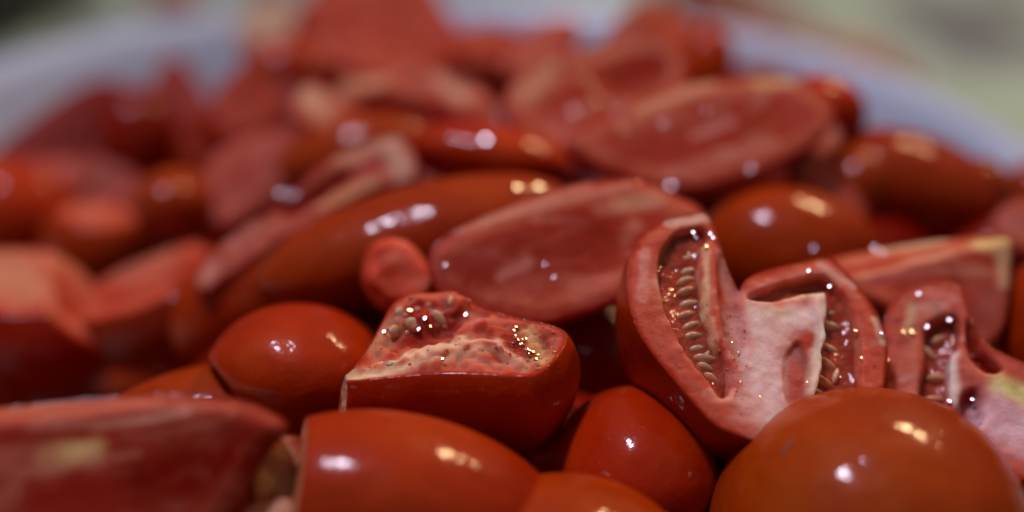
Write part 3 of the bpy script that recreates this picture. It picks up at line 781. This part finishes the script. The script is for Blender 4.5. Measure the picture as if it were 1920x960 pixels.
ellipsoid('tomato_half', 'dark red tomato skin peeking out at the right end of the large upper wedge', 1545, 205, 30.6, (.95, .7, .9), (1, -.3, 0), h=.1)
sliced('tomato_chunk', 'small pinkish tomato bit under the right tip of the large upper wedge',
    [(1500, 262), (1530, 236), (1566, 232), (1580, 262), (1556, 292), (1515, 290)], (1540, 262, 29.6), (0, .5, .86), .6, h=.09, wall=.2, paint=[(1530, 255, 1560, 250, 24, (.70, .32, .26), .8)])
p17 = sliced('tomato_wedge', 'tomato wedge with cream left end directly behind the large upper right wedge',
    [(942, 205), (970, 142), (1010, 112), (1080, 96), (1150, 76), (1220, 58), (1272, 82), (1290, 130), (1270, 185), (1200, 215), (1150, 245), (1090, 272), (1045, 280), (985, 245)],
    (1110, 175, 30.4), (.08, .42, .9), 1.5, h=.08, wall=.28, rough=.04,
    pits=[([(1130, 150), (1200, 100), (1255, 110), (1250, 160), (1180, 190)], .08, .2)],
    paint=[(985, 180, 1030, 130, 34, (.72, .38, .24), .85), (1080, 110, 1180, 85, 20, (.68, .26, .17), .7), (1030, 225, 1070, 250, 24, (.66, .22, .2), .6)])
sliced('tomato_wedge', 'narrow upright pinkish slice near the far rim, right of centre',
    [(1132, 105), (1142, 55), (1180, 22), (1218, 32), (1232, 75), (1215, 110), (1165, 122)], (1180, 72, 34.0), (-.05, .3, .95), .9, h=.1, wall=.25, paint=[(1150, 90, 1180, 60, 34, (.66, .24, .18), .7)])
ellipsoid('tomato_half', 'upright orange-red tomato end near the far rim, behind the large upper right wedge', 1325, 125, 34.0, (.68, 1.0, .8), (1, 0, 0), h=.1)
ellipsoid('tomato_half', 'dark red tomato cropped at the right edge below the white rim', 1950, 365, 32.5, (.95, .8, .9), (1, 0, 0), h=.1)
sliced('tomato_wedge', 'dull pink cut tomato cropped at the right edge above the square-ended wedge',
    [(1862, 440), (1872, 395), (1910, 375), (1970, 380), (1980, 450), (1920, 470)], (1915, 420, 28.6), (-.1, .4, .9), .8, h=.1, wall=.2, paint=[(1890, 410, 1940, 410, 40, (.56, .18, .16), .7)])

# ---- far left and back of the heap
sliced('tomato_wedge', 'big blurred red tomato wedge at the top of the picture, left of centre',
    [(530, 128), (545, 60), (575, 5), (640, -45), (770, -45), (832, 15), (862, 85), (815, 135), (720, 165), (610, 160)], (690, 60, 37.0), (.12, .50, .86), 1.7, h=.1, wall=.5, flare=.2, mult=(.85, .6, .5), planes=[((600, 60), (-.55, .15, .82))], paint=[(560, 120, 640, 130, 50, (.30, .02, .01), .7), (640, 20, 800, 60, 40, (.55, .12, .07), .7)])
ellipsoid('tomato_half', 'dark maroon tomato skin below the left end of the big top wedge', 545, 135, 36.4, (1.25, .85, .9), (.95, -.2, 0), h=.1)
sliced('tomato_wedge', 'long dark red tomato wedge against the white bowl wall at left',
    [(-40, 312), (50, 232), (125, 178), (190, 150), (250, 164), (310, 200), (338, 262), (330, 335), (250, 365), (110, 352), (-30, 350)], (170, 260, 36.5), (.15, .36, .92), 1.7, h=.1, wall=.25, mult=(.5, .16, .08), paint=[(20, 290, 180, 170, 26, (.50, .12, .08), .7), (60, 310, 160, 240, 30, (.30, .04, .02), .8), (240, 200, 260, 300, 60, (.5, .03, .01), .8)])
ellipsoid('tomato_half', 'deep red smooth skin at the right end of the long dark red wedge', 262, 262, 35.4, (1.15, 1.35, 1.2), (1, .1, 0), h=.1, tint=(.55, .3, .3))
sliced('tomato_wedge', 'purplish pink cut face just below the long dark red wedge at left', [(60, 355), (85, 308), (165, 290), (250, 318), (262, 372), (150, 385)], (160, 335, 34.2), (0, .5, .86), 1.0, h=.1, wall=.3, mult=(.75, .6, .6))
sliced('tomato_wedge', 'upright muted pink wedge standing against the white bowl wall at upper left',
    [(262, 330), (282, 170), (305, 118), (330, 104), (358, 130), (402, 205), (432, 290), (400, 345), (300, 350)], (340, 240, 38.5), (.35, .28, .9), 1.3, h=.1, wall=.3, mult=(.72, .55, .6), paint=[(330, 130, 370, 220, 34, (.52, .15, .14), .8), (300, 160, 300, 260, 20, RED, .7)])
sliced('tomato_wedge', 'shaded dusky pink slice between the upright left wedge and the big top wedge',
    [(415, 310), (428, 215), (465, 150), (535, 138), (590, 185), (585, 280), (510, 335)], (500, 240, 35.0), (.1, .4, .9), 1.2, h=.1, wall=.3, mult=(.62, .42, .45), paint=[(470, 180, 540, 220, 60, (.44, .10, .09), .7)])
sliced('tomato_chunk', 'ragged pale-edged tomato chunk below the big top wedge',
    [(545, 218), (558, 176), (588, 152), (622, 170), (662, 145), (722, 140), (780, 108), (832, 128), (892, 155), (932, 202), (928, 248), (880, 266), (825, 268), (760, 246), (700, 230), (640, 228), (590, 238)],
    (740, 195, 31.6), (0, .48, .87), 1.2, h=.08, wall=.2, rough=.09,
    pits=[([(640, 200), (700, 180), (780, 190), (860, 215), (850, 245), (740, 225)], .22, .15)],
    paint=[(575, 175, 605, 210, 30, (.76, .46, .30), .95), (640, 165, 720, 152, 22, (.74, .40, .24), .85), (820, 150, 870, 182, 24, (.76, .46, .32), .9), (760, 130, 790, 150, 24, (.66, .20, .16), .7)])
ellipsoid('tomato_half', 'orange-red skin showing between the ragged chunk and the cream-tipped wedge', 665, 285, 31.4, (1.7, .75, .9), (.95, .25, 0), h=.09)
ellipsoid('tomato_half', 'bright orange tomato near the far rim behind the cream-ended wedge', 915, 150, 38.5, (1.6, .88, 1.0), (1, 0, 0), h=.1)
pdark = ellipsoid('tomato_half', 'dark glossy tomato with a round violet spark in the upper middle', 920, 295, 29.2, (1.75, .70, 1.0), (.97, -.15, 0), h=.08)
sliced('tomato_chunk', 'pale cream tomato core standing at the rim left of the big top wedge',
    [(440, 70), (458, 20), (500, -15), (550, -5), (565, 40), (545, 85), (490, 100)], (505, 45, 41.0), (0, .3, .95), .8, h=.1, wall=.1, paint=[(480, 40, 530, 40, 80, (.66, .54, .40), .95)])

# ---- more slices filling the back and left of the heap
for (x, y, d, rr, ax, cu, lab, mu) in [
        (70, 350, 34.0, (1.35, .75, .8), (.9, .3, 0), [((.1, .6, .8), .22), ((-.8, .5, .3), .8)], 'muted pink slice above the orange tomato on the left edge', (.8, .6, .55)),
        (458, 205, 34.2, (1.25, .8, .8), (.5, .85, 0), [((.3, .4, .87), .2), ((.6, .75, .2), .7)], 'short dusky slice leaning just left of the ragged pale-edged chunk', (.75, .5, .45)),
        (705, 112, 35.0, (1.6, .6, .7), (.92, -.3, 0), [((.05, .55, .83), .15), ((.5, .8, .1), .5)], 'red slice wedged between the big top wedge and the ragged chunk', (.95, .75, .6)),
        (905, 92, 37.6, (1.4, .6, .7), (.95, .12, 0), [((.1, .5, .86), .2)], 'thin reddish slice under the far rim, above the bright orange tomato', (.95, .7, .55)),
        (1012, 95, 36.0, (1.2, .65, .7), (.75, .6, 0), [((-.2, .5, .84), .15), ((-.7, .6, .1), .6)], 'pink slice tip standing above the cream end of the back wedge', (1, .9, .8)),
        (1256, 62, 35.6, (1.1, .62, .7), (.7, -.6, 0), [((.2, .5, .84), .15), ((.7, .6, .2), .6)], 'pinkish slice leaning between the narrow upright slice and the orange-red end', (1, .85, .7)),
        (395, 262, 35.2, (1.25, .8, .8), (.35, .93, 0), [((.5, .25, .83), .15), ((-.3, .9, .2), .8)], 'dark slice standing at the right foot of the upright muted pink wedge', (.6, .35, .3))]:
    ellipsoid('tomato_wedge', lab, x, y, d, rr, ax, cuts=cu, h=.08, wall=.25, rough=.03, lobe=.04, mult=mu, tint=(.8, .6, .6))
ellipsoid('tomato_half', 'small rounded orange end left of the shiny plum tomato', 1610, 345, 30.2, (.85, .85, .9), (1, 0, 0), h=.09, lobe=.03, tint=(.8, 1.1, 1))
ellipsoid('tomato_half', 'rounded dark orange end right of the shiny plum tomato', 1832, 372, 30.6, (.75, .9, .9), (1, 0, 0), h=.09, lobe=.03, tint=(.75, 1.0, 1))

# ---- juice discs added as glints, aimed between lamp and camera
v, g, a = 'violet', 'gold', 'amber'
glint_spots(hero, [(1300, 436, v, .035), (1303, 446, v, .04), (1298, 455, v, .04), (1288, 459, v, .04), (1280, 461, v, .03), (1332, 438, v, .03), (1337, 446, v, .03), (1284, 474, g, .03), (1275, 538, g, .024), (1324, 462, g, .035), (1281, 606, v, .028), (1268, 581, g, .015), (1308, 590, a, .018), (1328, 688, g, .016), (1372, 642, g, .016), (1383, 660, a, .015), (1388, 716, g, .014), (1425, 743, g, .014), (1513, 716, g, .018), (1555, 537, v, .035), (1604, 620, g, .03), (1615, 671, g, .025), (1563, 655, v, .035), (1567, 662, v, .04), (1572, 668, v, .035), (1653, 625, v, .03), (1516, 508, v, .035)])
glint_spots(right, [(1738, 613, v, .04), (1780, 600, v, .04), (1710, 622, g, .04), (1694, 622, g, .03), (1775, 643, g, .035), (1787, 640, g, .03), (1664, 675, g, .02), (1759, 752, v, .035), (1780, 752, v, .04), (1823, 749, v, .03), (1722, 551, v, .035)])
glint_spots(f7, [(797, 597, v, .05), (785, 617, v, .04), (807, 612, g, .03), (768, 582, g, .06), (720, 622, v, .045), (873, 590, v, .045), (830, 673, v, .035)] + [(965 + random.uniform(-4, 4) + t * 38, 615 + t * 55 + random.uniform(-12, 12), random.choice((g, a, g)), random.uniform(.018, .036)) for t in np.linspace(0, 1.15, 18)])
glint_spots(p12, [(1640, 465, v, .035), (1655, 474, v, .03), (1525, 465, v, .03)])
glint_spots(p16, [(1243, 232, v, .03), (1325, 206, v, .022), (1408, 318, v, .035), (1258, 348, v, .05), (1170, 243, g, .025)])
glint_spots(p17, [(1075, 208, v, .035), (1158, 206, v, .03), (1097, 146, g, .035), (1120, 184, g, .04)])
glint_spots(p19, [(1022, 495, v, .02), (1040, 520, v, .022), (835, 497, v, .025)])
glint_spots(p20, [(970, 352, g, .07), (1010, 350, g, .07)])
glint_spots(p22, [(526, 362, v, .04), (553, 366, v, .035)])
glint_spots(pdark, [(911, 262, v, .09)])

# ---- lower layer glimpsed through the gaps
GAP = [(130, 690, 30, 1.6, 'dark tomato skin sunk in the gap just above the bottom left wedge'),
       (480, 730, 28, 1.5, 'sliver of dark skin left of the rounded tomato beside the seeded chunk'),
       (1090, 660, 27.5, 1.7, 'dark tomato skin in the gap between the central wedge and the opened half in focus'),
       (760, 640, 28, 1.5, 'dark red skin behind the left corner of the blocky seeded chunk'),
       (1380, 330, 34, 1.5, 'dark tomato skin in shadow beneath the large upper right wedge'),
       (1000, 300, 34, 1.5, 'dark skin in the nook between the central wedge and the large upper right wedge'),
       (430, 360, 36, 1.7, 'dark tomato skin around the small orange tip, left of centre'),
       (1630, 470, 30.5, 1.4, 'dark tomato skin just above the long pale edge of the square-ended wedge'),
       (1060, 840, 25.0, 1.4, 'dark tomato skin in the gap between the seeded chunk and the white-glinting tomato end'),
       (180, 380, 36, 1.6, 'dark tomato skin below the long dark red wedge at left'),
       (1840, 480, 30.5, 1.4, 'dark tomato skin between the orange plum tomato and the square-ended wedge'),
       (480, 860, 24.8, 1.4, 'dark skin above the cream-fleshed end, beside the bottom centre half'),
       (600, 380, 33, 1.6, 'red skin glimpsed above the middle of the long slanting cream-tipped wedge'),
       (1420, 170, 38, 1.3, 'dark red skin above the large upper right wedge, against the bowl rim')]
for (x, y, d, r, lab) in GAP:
    ellipsoid('tomato_half', lab, x, y + 40, d, (r * 1.25, r, r), (random.uniform(-1, 1), random.uniform(-.3, .3), random.uniform(-1, 1) + .1), h=.14, tint=(.6, .4, .4), group='lower layer of tomatoes in the bowl')  # tint paints the shade of the gaps into these skins
for (x, y, z, r) in [(-8.5, 17.5, 7.0, 2.2), (-4.0, 14.8, 8.0, 2.2), (0.6, 14.0, 8.4, 2.2), (4.6, 15.4, 8.3, 2.1), (8.0, 18.6, 8.2, 2.0), (-1.6, 16.0, 5.6, 2.1), (3.0, 17.6, 5.4, 2.1), (-6.0, 18.4, 5.2, 2.1)]:
    c = (np.array([x, y, z]) - CAM) @ RM
    ellipsoid('tomato_half', 'tomato at the near side of the bowl, below the edge of the picture', 960 + FPX * c[0] / -c[2], 480 - FPX * c[1] / -c[2], -c[2], (r * 1.2, r, r), (random.uniform(-1, 1), .2, random.uniform(-1, 1)), h=.16, group='tomatoes at the near side of the bowl')

# ---- beyond the bowl
def on_table(px, py, z):
    r = to_world(ray(px, py)[None])[0] - CAM
    return (CAM[2] - z) / -r[2]

def pos(px, py, z):
    d = on_table(px, py, z); return at(px, py, d), d
TG = 'tomato bits lying on the table beyond the bowl'
for (x, y, rr, ax, lab) in [(1455, 78, (3.0, 1.1, 1.2), (.93, -.36, 0), 'reddish brown tomato slice on the table just outside the right rim'),
                            (1625, 132, (2.6, 0.9, 1.0), (.9, -.42, 0), 'second tomato slice lying lower along the outside of the right rim'),
                            (1312, 4, (1.9, 1.2, 1.2), (1, 0, 0), 'red tomato at the top edge beyond the rim, right of centre'),
                            (325, -6, (1.6, .9, 1.0), (1, 0, 0), 'red tomato spot at the top edge beyond the left rim')]:
    d = on_table(x, y, rr[1] * .9)
    ellipsoid('tomato_piece', lab, x, y, d, rr, ax, second=(0, .5, .86), h=.14, group=TG)
d = on_table(1375, 8, .8)
lump = sliced('vegetable_piece', 'blurred cream lump at the top edge beyond the rim, right of centre',
    [(1345, 30), (1352, -5), (1380, -18), (1412, 0), (1408, 32), (1375, 42)], (1378, 12, d), (0, .6, .8), 1.4, h=.14, wall=.1, skin=False, paint=[(1360, 10, 1390, 10, 120, (.58, .47, .34), 1.0)], group=None)
lump.root['category'] = 'vegetable'

def dark_pan():
    m, nt, p = nodes_of('dark_iron'); L = nt.links.new
    tc = N(nt, 'ShaderNodeTexCoord'); n1 = noise(nt, 40, 3, .5, tc.outputs['Object'])
    r1 = ramp(nt, n1.outputs['Fac'], [(.3, (.012, .012, .010)), (.7, (.03, .03, .024))]); L(r1.outputs[0], p.inputs['Base Color'])
    p.inputs['Roughness'].default_value = .5
    t = thing('dark_pot', 'dark blurred pot behind the bowl in the upper left corner', 'pot', (-33.8, 72, 0))
    V, Fq = lathe([(0, .6), (9.2, .6), (9.8, 1.2), (10.3, 8.6), (10.6, 8.9), (10.9, 8.6), (10.4, 1.0), (9.6, .02), (0, .02)], 64)
    link('pot_body', mesh_from('pot_body', V, Fq), m, t)
    V, Fq = lathe([(0, 10.6), (1.2, 10.5), (1.4, 9.9), (.8, 9.5), (4, 9.4), (9, 8.95), (10.9, 8.75), (10.9, 8.95), (9, 9.2), (4, 9.7), (0, 9.9)], 64)
    link('lid', mesh_from('lid', V, Fq), m, t)
dark_pan()
